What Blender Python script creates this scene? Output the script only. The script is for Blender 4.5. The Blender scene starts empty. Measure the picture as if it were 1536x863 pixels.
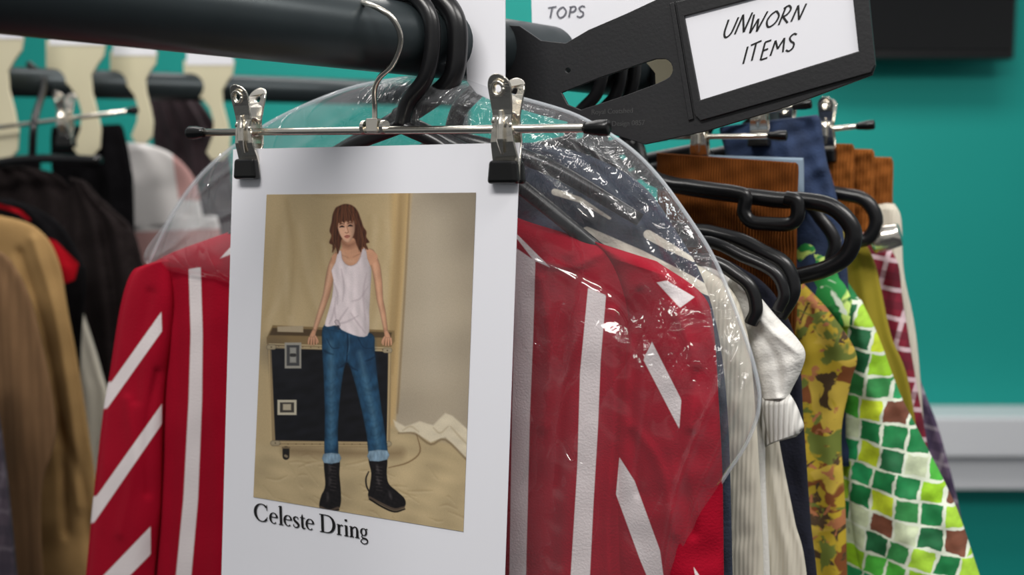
import bpy, bmesh, math, random
import numpy as np
from mathutils import Vector, Matrix
random.seed(4)
F=1493.3
PITCH=math.atan(141.5/F)
C=np.array([0,0,1.4]); RT=np.array([1.,0,0])
FW=np.array([0,math.cos(PITCH),-math.sin(PITCH)]); UP=np.array([0,math.sin(PITCH),math.cos(PITCH)])
def ray(x,y):
    x=np.asarray(x,float); y=np.asarray(y,float)
    return FW+RT*((x-768)/F)[...,None]+UP*((431.5-y)/F)[...,None]
def W(x,y,d): return C+ray(x,y)*d
class Plane:
    def __init__(s,p,U=(.878,-.478,0),V=(0,0,1)):
        s.p=np.array(p,float); s.U=np.array(U,float); s.U/=np.linalg.norm(s.U)
        s.V=np.array(V,float); s.N=np.cross(s.U,s.V); s.N/=np.linalg.norm(s.N)
        if np.dot(s.N,FW)>0: s.N=-s.N   # N towards camera
    def hit(s,x,y,off=0.):
        r=ray(x,y); t=((s.p-C)@s.N+np.asarray(off))/(r@s.N)
        return C+r*np.asarray(t)[...,None]
    def uv(s,P): return np.stack([(P-s.p)@s.U,(P-s.p)@s.V],-1)
RP0=W(620,60,.62); RD=np.array([.731,.682,0])
def rp(t): return RP0+RD*t
def GP(t): return Plane(rp(t))
PAPER=Plane(W(352,222,.655),U=(.1825+.004,-(.655-.5535),0))

# ---------- materials
def lin(c):
    o=[]
    for v in c[:3]:
        v=v/255.; o.append(v/12.92 if v<=.04045 else ((v+.055)/1.055)**2.4)
    return (*o,1)
class NB:
    def __init__(s,name):
        s.m=bpy.data.materials.new(name); s.m.use_nodes=True; s.t=s.m.node_tree
        s.b=s.t.nodes['Principled BSDF']; s.out=s.t.nodes['Material Output']
    def n(s,k,**kw):
        a=s.t.nodes.new(k)
        for q,v in kw.items(): setattr(a,q,v)
        return a
    def l(s,a,b): s.t.links.new(a,b)
    def mix(s,fac,a,b):
        m=s.n('ShaderNodeMix',data_type='RGBA')
        for sock,v in ((m.inputs[0],fac),(m.inputs[6],a),(m.inputs[7],b)):
            if isinstance(v,bpy.types.NodeSocket): s.l(v,sock)
            else: sock.default_value=v
        return m.outputs[2]
    def math(s,op,a,b=0.,c=None):
        m=s.n('ShaderNodeMath',operation=op)
        for i,v in enumerate((a,b,c)):
            if v is None: continue
            if isinstance(v,bpy.types.NodeSocket): s.l(v,m.inputs[i])
            else: m.inputs[i].default_value=v
        return m.outputs[0]
    def noise(s,co,scale,det=3,dis=0.,rough=.5):
        n=s.n('ShaderNodeTexNoise'); n.inputs['Scale'].default_value=scale; n.inputs['Detail'].default_value=det; n.inputs['Distortion'].default_value=dis; n.inputs['Roughness'].default_value=rough
        s.l(co,n.inputs['Vector']); return n.outputs[0]
    def ramp(s,fac,stops,const=False):
        r=s.n('ShaderNodeValToRGB'); e=r.color_ramp
        if const: e.interpolation='CONSTANT'
        while len(e.elements)<len(stops): e.elements.new(.5)
        for el,(p,c) in zip(e.elements,stops): el.position=p; el.color=c
        s.l(fac,r.inputs[0]); return r.outputs[0]
def mat(name,col,rough=.6,metal=0,var=.12,vs=20,bump=0,bs=300,mask=None,sheen=0,coat=0,coord='UV',rib=None,spec=None):
    b=NB(name); tc=b.n('ShaderNodeTexCoord'); co=tc.outputs[coord]
    c=lin(col); d=tuple(max(0,x*(1-2.2*var)) for x in c[:3])+(1,); e=tuple(min(1,x*(1+var)) for x in c[:3])+(1,)
    colr=b.mix(b.noise(co,vs,4),d,e)
    h=b.noise(co,bs,3)
    if rib:
        w=b.n('ShaderNodeTexWave',wave_type='BANDS',bands_direction=rib[2] if len(rib)>2 else 'X'); w.inputs['Scale'].default_value=rib[0]; w.inputs['Distortion'].default_value=.6; w.inputs['Detail Scale'].default_value=1
        b.l(co,w.inputs['Vector']); h=w.outputs['Fac']
        dk=tuple(x*(1-rib[1]) for x in c[:3])+(1,)
        colr=b.mix(b.math('MULTIPLY',b.math('SUBTRACT',1.,w.outputs['Fac']),.9),colr,dk)
    if mask:
        at=b.n('ShaderNodeAttribute',attribute_name='mask')
        mr=b.n('ShaderNodeMapRange'); mr.inputs[1].default_value=-.8; mr.inputs[2].default_value=.8; b.l(at.outputs['Fac'],mr.inputs[0])
        colr=b.mix(mr.outputs[0],colr,lin(mask))
    b.l(colr,b.b.inputs['Base Color']); b.b.inputs['Roughness'].default_value=rough; b.b.inputs['Metallic'].default_value=metal
    if sheen: b.b.inputs['Sheen Weight'].default_value=sheen
    if coat: b.b.inputs['Coat Weight'].default_value=coat
    if spec is not None: b.b.inputs['Specular IOR Level'].default_value=spec
    if bump:
        bp=b.n('ShaderNodeBump'); bp.inputs['Strength'].default_value=bump; bp.inputs['Distance'].default_value=.001
        b.l(h,bp.inputs['Height']); b.l(bp.outputs[0],b.b.inputs['Normal'])
    return b.m
def cell_mat(name,size,cols,grout,rot=.25,warp=.004,gw=.09):
    b=NB(name); tc=b.n('ShaderNodeTexCoord')
    nz=b.n('ShaderNodeTexNoise'); nz.inputs['Scale'].default_value=26; nz.inputs['Detail'].default_value=3; b.l(tc.outputs['UV'],nz.inputs['Vector'])
    vm=b.n('ShaderNodeVectorMath',operation='MULTIPLY_ADD'); b.l(nz.outputs['Color'],vm.inputs[0]); vm.inputs[1].default_value=(warp,)*3; b.l(tc.outputs['UV'],vm.inputs[2])
    mp=b.n('ShaderNodeMapping'); mp.inputs['Rotation'].default_value=(0,0,rot); mp.inputs['Scale'].default_value=(1/size,)*3; b.l(vm.outputs[0],mp.inputs[0])
    sp=b.n('ShaderNodeSeparateXYZ'); b.l(mp.outputs[0],sp.inputs[0])
    iy=b.math('FLOOR',sp.outputs[1]); sx=b.math('ADD',sp.outputs[0],b.math('MULTIPLY',b.math('SINE',b.math('MULTIPLY',iy,2.1)),.10))
    ix=b.math('FLOOR',sx)
    cb=b.n('ShaderNodeCombineXYZ'); b.l(ix,cb.inputs[0]); b.l(iy,cb.inputs[1])
    wn=b.n('ShaderNodeTexWhiteNoise',noise_dimensions='2D'); b.l(cb.outputs[0],wn.inputs['Vector'])
    k=len(cols); base=b.ramp(wn.outputs['Value'],[(i/k,lin(c)) for i,c in enumerate(cols)],True)
    n3=b.noise(tc.outputs['UV'],120,4)
    hs=b.n('ShaderNodeHueSaturation'); b.l(base,hs.inputs['Color']); b.l(b.math('ADD',b.math('MULTIPLY',n3,1.0),.5),hs.inputs['Value'])
    def edge(v):
        f=b.math('FRACT',v); return b.math('MINIMUM',f,b.math('SUBTRACT',1.,f))
    e=b.math('ADD',b.math('MINIMUM',edge(sx),edge(sp.outputs[1])),b.math('MULTIPLY',b.math('SUBTRACT',n3,.5),.26))
    g=b.math('LESS_THAN',e,gw)
    b.l(b.mix(g,hs.outputs[0],lin(grout)),b.b.inputs['Base Color']); b.b.inputs['Roughness'].default_value=.75
    return b.m
def plaid_mat(name,base,c1,c2,s=22,rot=.2,a2=.8,w2=.12):
    b=NB(name); tc=b.n('ShaderNodeTexCoord'); mp=b.n('ShaderNodeMapping'); mp.inputs['Rotation'].default_value=(0,0,rot); mp.inputs['Scale'].default_value=(s,s,s); b.l(tc.outputs['UV'],mp.inputs[0])
    sp=b.n('ShaderNodeSeparateXYZ'); b.l(mp.outputs[0],sp.inputs[0])
    col=lin(base)
    for ax in (0,1):
        f=b.math('FRACT',sp.outputs[ax])
        col=b.mix(b.math('MULTIPLY',b.math('LESS_THAN',f,.28),.6),col,lin(c1))
        f2=b.math('FRACT',b.math('ADD',sp.outputs[ax],.4))
        col=b.mix(b.math('MULTIPLY',b.math('LESS_THAN',f2,w2),a2),col,lin(c2))
    b.l(col,b.b.inputs['Base Color']); b.b.inputs['Roughness'].default_value=.85
    return b.m
def blot_mat(name,base,layers):
    b=NB(name); tc=b.n('ShaderNodeTexCoord'); col=b.mix(b.noise(tc.outputs['UV'],30,3),lin(base),lin([min(255,x*1.15) for x in base]))
    for (c,sc,th,sd) in layers:
        mp=b.n('ShaderNodeMapping'); mp.inputs['Location'].default_value=(sd*3.7,sd*1.3,0); b.l(tc.outputs['UV'],mp.inputs[0])
        n=b.noise(mp.outputs[0],sc,3,.8); mr=b.n('ShaderNodeMapRange'); mr.inputs[1].default_value=th; mr.inputs[2].default_value=th+.025; b.l(n,mr.inputs[0])
        col=b.mix(mr.outputs[0],col,lin(c))
    b.l(col,b.b.inputs['Base Color']); b.b.inputs['Roughness'].default_value=.8
    return b.m
def plastic_bag():
    b=NB('clear_film'); tc=b.n('ShaderNodeTexCoord')
    def nz(sc,rot,scale,det=2,dis=.6):
        mp=b.n('ShaderNodeMapping'); mp.inputs['Scale'].default_value=scale; mp.inputs['Rotation'].default_value=(0,0,rot); b.l(tc.outputs['UV'],mp.inputs[0])
        return b.noise(mp.outputs[0],sc,det,dis)
    a=nz(9,.6,(1,.35,1),1); c=nz(21,-.6,(1,.4,1),1,.8); f=nz(62,.2,(1,.7,1),4,1.2); z=nz(7,0,(1,1,1),1,0)
    def crease(v,p): return b.math('POWER',b.math('SUBTRACT',1.,b.math('ABSOLUTE',b.math('MULTIPLY',b.math('SUBTRACT',v,.5),2.))),p)
    zone=b.n('ShaderNodeMapRange'); zone.inputs[1].default_value=.48; zone.inputs[2].default_value=.64; b.l(z,zone.inputs[0])
    h=b.math('ADD',b.math('MULTIPLY',a,.55),b.math('ADD',b.math('MULTIPLY',crease(a,30.),.15),b.math('MULTIPLY',crease(c,26.),.12)))
    h=b.math('ADD',h,b.math('MULTIPLY',c,.08))
    h=b.math('ADD',h,b.math('MULTIPLY',b.math('MULTIPLY',crease(f,5.),zone.outputs[0]),.11))
    bp=b.n('ShaderNodeBump'); bp.inputs['Strength'].default_value=.9; bp.inputs['Distance'].default_value=.016; b.l(h,bp.inputs['Height'])
    gl=b.n('ShaderNodeBsdfGlossy'); gl.inputs['Roughness'].default_value=.08; b.l(bp.outputs[0],gl.inputs['Normal'])
    tr=b.n('ShaderNodeBsdfTransparent'); tr.inputs[0].default_value=(.97,.975,.98,1)
    df=b.n('ShaderNodeBsdfDiffuse'); df.inputs[0].default_value=(.85,.88,.92,1)
    lw=b.n('ShaderNodeLayerWeight'); lw.inputs[0].default_value=.3
    m1=b.n('ShaderNodeMixShader'); b.l(b.math('ADD',b.math('MULTIPLY',lw.outputs['Facing'],.28),.045),m1.inputs[0])
    m0=b.n('ShaderNodeMixShader'); b.l(b.math('ADD',.018,b.math('MULTIPLY',lw.outputs['Facing'],.12)),m0.inputs[0]); b.l(tr.outputs[0],m0.inputs[1]); b.l(df.outputs[0],m0.inputs[2])
    b.l(m0.outputs[0],m1.inputs[1]); b.l(gl.outputs[0],m1.inputs[2]); b.l(m1.outputs[0],b.out.inputs[0])
    return b.m
def film_edge():
    b=NB('film_hem'); tr=b.n('ShaderNodeBsdfTransparent'); b.b.inputs['Base Color'].default_value=(.8,.85,.9,1); b.b.inputs['Roughness'].default_value=.2
    m=b.n('ShaderNodeMixShader'); m.inputs[0].default_value=.3; b.l(tr.outputs[0],m.inputs[1]); b.l(b.b.outputs[0],m.inputs[2]); b.l(m.outputs[0],b.out.inputs[0]); return b.m

M={}
M['chrome']=mat('brushed_chrome',(236,230,218),.22,1,.05,60,.05,400,coord='Object')
M['rail']=mat('painted_rail_metal',(50,58,61),.36,.4,.1,30,.03,300,coord='Object')
M['blk']=mat('black_plastic',(18,18,20),.3,0,.1,30,.05,300,coord='Object')
M['rub']=mat('black_rubber',(8,8,8),.25,0,.1,30,.05,300,coord='Object')
M['tag']=mat('black_tag_plastic',(32,32,34),.42,0,.12,25,.12,500,coord='Object')
M['tagtxt']=mat('embossed_black',(70,70,70),.4,coord='Object')
M['paper']=mat('white_paper',(236,236,242),.6,0,.01,10,coord='Object')
M['ink']=mat('black_ink',(18,16,18),.6,0,.05,10,coord='Object')
M['greyink']=mat('grey_marker_ink',(105,105,115),.7,0,.05,10,coord='Object')
M['cream']=mat('cream_plastic',(214,206,176),.55,0,.05,10,coord='Object')
M['red']=mat('red_jacket_cloth',(158,4,34),.9,0,.08,25,.4,700,mask=(226,216,216),spec=.15)
M['film']=plastic_bag(); M['hem']=film_edge()
M['creamknit']=mat('cream_rib_knit',(214,207,190),.9,0,.05,30,.3,400,rib=(110,.08))
M['whiteknit']=mat('white_knit',(230,228,222),.9,0,.04,40,.5,500)
M['cuffknit']=mat('ribbed_cuff_knit',(230,228,222),.9,0,.03,30,.8,400,rib=(90,.22))
M['navy']=mat('navy_wool',(22,25,42),.95,0,.3,200,.6,500)
M['greyden']=mat('dark_denim',(50,60,78),.9,0,.3,60,.6,500,mask=(230,224,208))
M['cord']=mat('rust_corduroy',(120,66,24),.95,0,.25,30,.9,400,rib=(150,.45),spec=.1)
M['cord2']=mat('tan_corduroy',(150,88,38),.95,0,.2,30,.8,400,rib=(120,.4),spec=.1)
M['denim']=mat('blue_denim',(40,58,92),.9,0,.35,60,.7,600)
M['ltblue']=mat('pale_blue_cotton',(128,146,162),.9)
M['floral']=blot_mat('mustard_floral_print',(178,152,38),[((130,72,30),42,.55,1),((206,176,66),34,.54,2),((78,58,34),52,.57,3),((112,124,48),46,.57,4),((186,118,76),70,.60,5)])
M['green']=cell_mat('green_check_print',.0178,[(24,130,70),(160,214,40),(36,160,96),(210,230,50),(80,186,64),(124,74,54),(30,108,64),(176,222,64),(60,150,80),(214,226,190)],(232,240,220),rot=.12,warp=.009,gw=.06)
M['leaf']=blot_mat('green_leaf_print',(196,226,120),[((40,150,70),30,.50,1),((24,110,50),34,.56,2),((226,240,220),40,.60,3)])
M['maroon']=plaid_mat('maroon_plaid',(128,22,46),(92,14,34),(222,196,204),42,a2=.85,w2=.16)
M['purple']=plaid_mat('purple_grey_plaid',(96,80,104),(52,40,70),(170,160,170),34,a2=.5)
M['purpledk']=plaid_mat('dark_purple_plaid',(58,48,58),(36,30,42),(92,84,92),26,a2=.4)
M['olive']=mat('olive_cotton',(148,132,26),.85)
M['camel']=mat('camel_wool',(152,122,80),1,0,.08,40,.4,400,spec=.05)
M['copper']=mat('copper_sheer_cloth',(118,90,64),.9,0,.15,30,.3,300,rib=(26,.22),spec=.1)
M['dark']=mat('charcoal_wool',(42,36,36),1,0,.5,300,.6,300,spec=.05)
M['black']=mat('black_cloth',(18,17,19),.95,0,.3,60,.3,300,mask=(150,14,26),spec=.05)
M['white']=mat('white_cotton',(214,210,208),.9,0,.04,10,mask=(184,142,138))
M['burg']=mat('dark_plum_cloth',(48,32,38),.9,0,.3,60)

# ---------- mesh helpers
def mk(name,V,Fc,mats,smooth=True,uv=None,mask=None,midx=None):
    V=np.asarray(V,float); me=bpy.data.meshes.new(name); c=(V.max(0)+V.min(0))/2
    me.from_pydata((V-c).tolist(),[],[list(map(int,f)) for f in Fc]); 
    for m in (mats if isinstance(mats,(list,tuple)) else [mats]): me.materials.append(m)
    me.polygons.foreach_set('use_smooth',[smooth]*len(me.polygons))
    if uv is not None:
        l=me.uv_layers.new(name='UVMap'); vi=np.zeros(len(me.loops),int); me.loops.foreach_get('vertex_index',vi)
        l.data.foreach_set('uv',np.asarray(uv,np.float32)[vi].ravel())
    if mask is None and uv is not None: mask=np.full(len(V),-9.)
    if mask is not None:
        a=me.attributes.new('mask','FLOAT','POINT'); a.data.foreach_set('value',np.asarray(mask,np.float32))
    if midx is not None: me.polygons.foreach_set('material_index',midx)
    me.validate(); me.update()
    o=bpy.data.objects.new(name,me); bpy.context.scene.collection.objects.link(o); o.location=c
    return o
def child(o,p,label=None):
    o.parent=p; o.location=o.location-p.location
    if label: o['label']=label
    return o
def top(o,label,cat,group=None):
    o['label']=label; o['category']=cat
    if group: o['group']=group
    return o
def thing(name,parts,label,cat,group=None,loc=None):
    e=bpy.data.objects.new(name,None); bpy.context.scene.collection.objects.link(e); e.empty_display_size=.02
    if loc is None:
        bb=[]
        for p in parts:
            for q in p.bound_box: bb.append(np.array(q)+np.array(p.location))
        bb=np.array(bb); loc=((bb[:,0].min()+bb[:,0].max())/2,(bb[:,1].min()+bb[:,1].max())/2,bb[:,2].min())
    e.location=Vector(loc)
    for p in parts: p.parent=e; p.location=p.location-e.location
    return top(e,label,cat,group)
def cat(pts,n):
    P=np.asarray(pts,float); k=len(P)
    if k==2: return P[0]+(P[1]-P[0])*np.linspace(0,1,n)[:,None]
    Q=np.vstack([2*P[0]-P[1],P,2*P[-1]-P[-2]]); u=np.linspace(0,k-1-1e-9,n); i=u.astype(int); f=(u-i)[:,None]
    a,b,c,d=Q[i],Q[i+1],Q[i+2],Q[i+3]
    return .5*((2*b)+(c-a)*f+(2*a-5*b+4*c-d)*f**2+(3*b-a-3*c+d)*f**3)
def tube(name,pts,r,m,n=None,res=14,smooth=True,closed=False):
    pts=np.asarray(pts,float)
    P=cat(pts,n or max(8,len(pts)*8)) if smooth else pts
    k=len(P); T=np.gradient(P,axis=0); T/=np.linalg.norm(T,axis=1)[:,None]+1e-12
    R=np.interp(np.linspace(0,1,k),np.linspace(0,1,len(np.atleast_1d(r))),np.atleast_1d(r)) if np.ndim(r) else np.full(k,r)
    a=np.array([0,0,1.]) if abs(T[0][2])<.9 else np.array([1.,0,0])
    nrm=np.cross(T[0],a); nrm/=np.linalg.norm(nrm); V=[]
    ang=np.linspace(0,2*math.pi,res,endpoint=False)
    for i in range(k):
        nrm=nrm-T[i]*(nrm@T[i]); nrm/=np.linalg.norm(nrm); bn=np.cross(T[i],nrm)
        V.append(P[i]+R[i]*(np.cos(ang)[:,None]*nrm+np.sin(ang)[:,None]*bn))
    V=np.vstack(V); Fc=[]
    for i in range(k-1):
        for j in range(res):
            Fc.append((i*res+j,i*res+(j+1)%res,(i+1)*res+(j+1)%res,(i+1)*res+j))
    Fc.append(list(range(res))[::-1]); Fc.append([(k-1)*res+j for j in range(res)])
    return mk(name,V,Fc,m)
def join_raw(name,objs):
    V=[];Fc=[];mi=[];mats=[];o0=0
    for o in objs:
        me=o.data
        for m in me.materials: 
            if m not in mats: mats.append(m)
        loc=np.array(o.location)
        v=np.zeros(len(me.vertices)*3); me.vertices.foreach_get('co',v); V.append(v.reshape(-1,3)+loc)
        for p in me.polygons:
            Fc.append([o0+x for x in p.vertices]); mi.append(mats.index(me.materials[p.material_index]))
        o0+=len(me.vertices)
    sm=objs[0].data.polygons[0].use_smooth
    r=mk(name,np.vstack(V),Fc,mats,sm,midx=mi)
    for o in objs: 
        me=o.data; bpy.data.objects.remove(o); bpy.data.meshes.remove(me)
    return r
def box(name,c,ax,half,m,bev=0.,taper=1.):
    c=np.array(c,float); V=[]
    bm=bmesh.new(); bmesh.ops.create_cube(bm,size=2.)
    for v in bm.verts: 
        k=taper if v.co.y>0 else 1.
        v.co=Vector((v.co.x*half[0]*k,v.co.y*half[1],v.co.z*half[2]))
    if bev: bmesh.ops.bevel(bm,geom=bm.edges[:],offset=bev,segments=4,affect='EDGES',profile=.5)
    bm.verts.index_update()
    A=np.array(ax,float); V=[c+np.array(v.co)@A for v in bm.verts]; Fc=[[v.index for v in f.verts] for f in bm.faces]; bm.free()
    return mk(name,V,Fc,m,False)
def flat(name,loops,plane,thick,m,bev=0.,off=0.,fn=None,px=True):
    cu=bpy.data.curves.new('tmp','CURVE'); cu.dimensions='2D'; cu.fill_mode='BOTH'; cu.extrude=thick/2; cu.bevel_depth=bev; cu.bevel_resolution=2
    for lp in loops:
        lp=np.array(lp,float)
        uv=plane.uv(plane.hit(lp[:,0],lp[:,1],off)) if px else lp
        s=cu.splines.new('POLY'); s.points.add(len(uv)-1)
        for q,(a,b) in zip(s.points,uv): q.co=(a,b,0,1)
        s.use_cyclic_u=True
    o=bpy.data.objects.new('tmp',cu); bpy.context.scene.collection.objects.link(o)
    dg=bpy.context.evaluated_depsgraph_get(); me=bpy.data.meshes.new_from_object(o.evaluated_get(dg))
    v=np.array([x.co[:] for x in me.vertices]); Fc=[list(p.vertices) for p in me.polygons]
    bpy.data.objects.remove(o)
    if fn is not None: v=fn(v)
    Pw=plane.p+v[:,:1]*plane.U+v[:,1:2]*plane.V+(v[:,2:3]+off)*plane.N
    return mk(name,Pw,Fc,m,False)
def circ(cx,cy,r,n=24,a0=0,a1=360,ry=None):
    a=np.radians(np.linspace(a0,a1,n,endpoint=(abs(a1-a0)!=360))); return list(zip(cx+r*np.cos(a),cy-(ry or r)*np.sin(a)))
def snoise(X,Y,sc,seed,k=7):
    r=np.random.RandomState(seed); o=0
    for i in range(k):
        a=r.rand()*6.28; f=(.5+1.3*r.rand())*6.28/sc; o=o+np.sin(f*(X*np.cos(a)+Y*np.sin(a))+r.rand()*6.28)
    return o/k**.5
def sdpoly(X,Y,poly):
    P=np.array(poly,float); d=np.full(X.shape,1e9); ins=np.zeros(X.shape,bool); n=len(P)
    for i in range(n):
        a=P[i]; b=P[(i+1)%n]; e=b-a; wx=X-a[0]; wy=Y-a[1]
        t=np.clip((wx*e[0]+wy*e[1])/(e@e+1e-9),0,1); d=np.minimum(d,np.hypot(wx-e[0]*t,wy-e[1]*t))
        c=((a[1]>Y)!=(b[1]>Y)); xi=e[0]*(Y-a[1])/(e[1] if abs(e[1])>1e-9 else 1e-9)+a[0]; ins^=c&(X<xi)
    return np.where(ins,d,-d)
def sdstroke(X,Y,pts):
    o=np.full(X.shape,-1e9)
    for (x0,y0,w0),(x1,y1,w1) in zip(pts[:-1],pts[1:]):
        ex,ey=x1-x0,y1-y0; t=np.clip(((X-x0)*ex+(Y-y0)*ey)/(ex*ex+ey*ey+1e-9),0,1)
        o=np.maximum(o,(w0+(w1-w0)*t)-np.hypot(X-x0-ex*t,Y-y0-ey*t))
    return o
def pillow(name,rows,plane,thick,m,n=70,mm=50,folds=(),noise=(.0,60),base=0.,sdf=None,seed=1,top_taper=.1,backk=1.,caps=True,creases=()):
    R=cat(rows,n); t=np.linspace(0,1,n)[:,None]; j=np.arange(mm+1); s=((1-np.cos(math.pi*j/mm))/2)[None,:]
    prof=np.sin(math.pi*j/mm)[None,:]*np.minimum(1,(t/top_taper+.02))**.5
    X=R[:,0:1]*(1-s)+R[:,2:3]*s; Y=R[:,1:2]*(1-s)+R[:,3:4]*s
    fo=0
    for (k,amp,ph,dr) in folds: fo=fo+amp*np.sin(2*math.pi*(k*s+ph+dr*t+.08*np.sin(5*t+ph)))*np.minimum(1,.25+t*1.6)
    fo=fo*np.sin(math.pi*j/mm)[None,:]**.5+noise[0]*snoise(X,Y,noise[1],seed)*np.minimum(1,prof*2)
    for (pts,wd,amp) in creases:
        d=-sdstroke(X,Y,[(p[0],p[1],0) for p in cat(pts,14)]); fo=fo+amp*np.exp(-(d/wd)**2)*np.minimum(1,prof*3)
    Pf0=plane.hit(X,Y); Pf=plane.hit(X,Y,base+thick*prof+fo); Pb=Pf0+plane.N*(base-thick*backk*prof+fo*.5)[...,None]
    ring=np.concatenate([Pf,Pb[:,1:-1][:,::-1]],1); q=ring.shape[1]
    U=plane.uv(Pf); Ub=plane.uv(Pb); Ur=np.concatenate([U,Ub[:,1:-1][:,::-1]],1)
    mk_=None
    if sdf is not None:
        S=sdf(X,Y); mk_=np.concatenate([S,S[:,1:-1][:,::-1]],1).ravel()
    I=np.arange(n*q).reshape(n,q); A=I[:-1];B=I[1:]
    Fc=np.stack([A,np.roll(A,-1,1),np.roll(B,-1,1),B],-1).reshape(-1,4).tolist()
    if caps: Fc.append(I[0][::-1].tolist()); Fc.append(I[-1].tolist())
    return mk(name,ring.reshape(-1,3),Fc,m,True,uv=Ur.reshape(-1,2),mask=mk_)
def ribbons(name,strokes,mapf,plane,off,m):
    V=[];Fc=[];b=0
    for st in strokes:
        st=np.array(st,float); Q=cat(st,max(2,(len(st)-1)*6+1)) if len(st)>2 else cat(st,2)
        T=np.gradient(Q[:,:2],axis=0); T/=np.linalg.norm(T,axis=1)[:,None]+1e-9; Nn=np.stack([-T[:,1],T[:,0]],1)*Q[:,2:3]/2
        for a in (Q[:,:2]+Nn,Q[:,:2]-Nn):
            x,y=mapf(a[:,0],a[:,1]); V.append(plane.hit(x,y,off))
        k=len(Q)
        for i in range(k-1): Fc.append((b+i,b+i+1,b+k+i+1,b+k+i))
        b+=2*k
    return mk(name,np.vstack(V),Fc,m,False)

# ================= SETTING
wallm=mat('teal_wall_paint',(0,154,144),.7,0,.03,2,.05,80,coord='Object')
wb=box('wall_back',(0.3,3.55,1.5),np.eye(3),(3.6,.05,1.5),wallm); wb['kind']='structure'
fl=box('floor',(0.3,1.2,-.03),np.eye(3),(3.6,3.0,.03),mat('grey_carpet',(70,72,76),.95,0,.2,60,.4,200,coord='Object')); fl['kind']='structure'
whitep=mat('white_gloss_trim',(222,224,228),.45,0,.02,5,coord='Object')
zt=W(1460,622,3.4)[2]; zb=W(1460,762,3.4)[2]
tr=join_raw('trim_1',[box('a',(2.2,3.42,(zt+zb)/2+.02),np.eye(3),(1.7,.07,(zt-zb)/2-.03),whitep,.008),box('b',(2.2,3.40,zt-.07),np.eye(3),(1.7,.10,.07),whitep,.01)])
tr['kind']='structure'
a=W(1207,-150,3.3); b_=W(1516,90,3.3)
cx,cz=(a[0]+b_[0])/2,(a[2]+b_[2])/2; hx,hz=(b_[0]-a[0])/2,(a[2]-b_[2])/2
tv1=box('casing',(cx,3.36,cz),np.eye(3),(hx,.03,hz),M['blk'],.008)
tv2=box('screen',(cx,3.327,cz+.006),np.eye(3),(hx-.014,.004,hz-.02),mat('black_glass',(4,5,7),.12,coord='Object'),.001)
tv3=box('wall_bracket',(cx,3.45,cz),np.eye(3),(.12,.06,.12),M['blk'],.004)
thing('television',[tv1,tv2,tv3],'black flat-screen television mounted on the teal wall','television')

# ================= FRONT RAIL
re=tube('rail_tube',[rp(-.9),rp(.42)],.0218,M['rail'],n=6,res=40)
capr=tube('end_plug',[rp(.418),rp(.428)],.0226,M['blk'],n=3,res=32)
def upright(t):
    p=rp(t); return tube('upright',[p-np.array([0,0,.02]),(p[0],p[1],.02)],.014,M['rail'],n=4,res=20)
def foot(t):
    p=rp(t); q=Plane(p).U; return tube('foot',[np.array([p[0],p[1],.02])-q*.25,np.array([p[0],p[1],.02])+q*.25],.016,M['rail'],n=4,res=16)
thing('clothes_rail',[re,capr,upright(.40),foot(.40),upright(-.88),foot(-.88)],'dark painted metal tube clothes rail holding the hangers','clothes rail')

# ================= CLIP HANGER
def clip_parts(c,U,N,s=1.,res=18):
    pl=Plane(c,U=U); pl.N=np.array(N)
    def outl(zb,zt):
        zs=np.linspace(zb,zt-.0068,res); w=np.interp(zs,[-.028,-.016,-.004,.004,.014,.0222],[.0080,.0078,.0066,.0054,.0062,.0068])
        R=[(ww,z) for ww,z in zip(w,zs)]; a=np.linspace(0,math.pi,14)[1:-1]
        R+=[(.0068*math.cos(x),zt-.0068+.0068*math.sin(x)) for x in a]; R+=[(-ww,z) for ww,z in zip(w[::-1],zs[::-1])]
        return [(x*s,z*s) for x,z in R]
    out=[]
    hole=[(x*s,(z)*s) for x,z in [(.0024*math.cos(q),.0215+.0024*math.sin(q)) for q in np.linspace(0,2*math.pi,16,endpoint=False)]]
    ZB=[-.028,-.018,-.008,.0,.008,.018,.029]; BB=[.0012,.003,.0066,.0066,.0060,.0085,.0118]
    for sg in (1,-1):
        def fn(v,sg=sg):
            z=v[:,1]/s; b=np.interp(z,ZB,BB); v=v.copy(); v[:,2]=(v[:,2]+b*s*1.)*sg
            v[:,2]-=sg*(v[:,0]/s/.008)**2*.0022*s
            return v
        out.append(flat('clip_jaw',[outl(-.028,.029),hole],pl,.0012*s,M['chrome'],bev=.0003*s,fn=fn,px=False))
        rz=np.linspace(-.014,.010,8); rb_=np.interp(rz,ZB,BB)
        out.append(tube('pressed_rib',[pl.p+pl.V*z*s+pl.N*sg*(b+.0006)*s for z,b in zip(rz,rb_)],[.0008*s,.0024*s,.0024*s,.0008*s],M['chrome'],res=10))
        rim=[pl.p+pl.U*.0036*s*math.cos(q)+pl.V*(.0215+.0036*math.sin(q))*s+pl.N*sg*(float(np.interp(.0215+.0036*math.sin(q),ZB,BB))+.0009)*s for q in np.linspace(0,2*math.pi,25)]
        out.append(tube('eyelet',rim,.0008*s,M['chrome'],smooth=False,res=8))
    hel=[]
    for q in np.linspace(0,2*math.pi*4,90):
        hel.append(pl.p+pl.U*(-.0055+.011*q/(8*math.pi))*s+pl.V*(.003+.0058*math.sin(q))*s+pl.N*(.0058*math.cos(q))*s)
    out.append(tube('spring',hel,.0011*s,M['chrome'],smooth=False,res=8))
    ru=[]
    for sg in (1,-1):
        ax=[pl.U,pl.V,pl.N]
        ru.append(box('r',pl.p+pl.V*(-.0240*s)+pl.N*(.0034*s*sg),ax,(.0098*s,.0066*s,.0031*s),M['rub'],.0022*s,.86))
    out.append(join_raw('rubber_grip',ru))
    return out
BAR=Plane(PAPER.p,U=PAPER.U)
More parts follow.
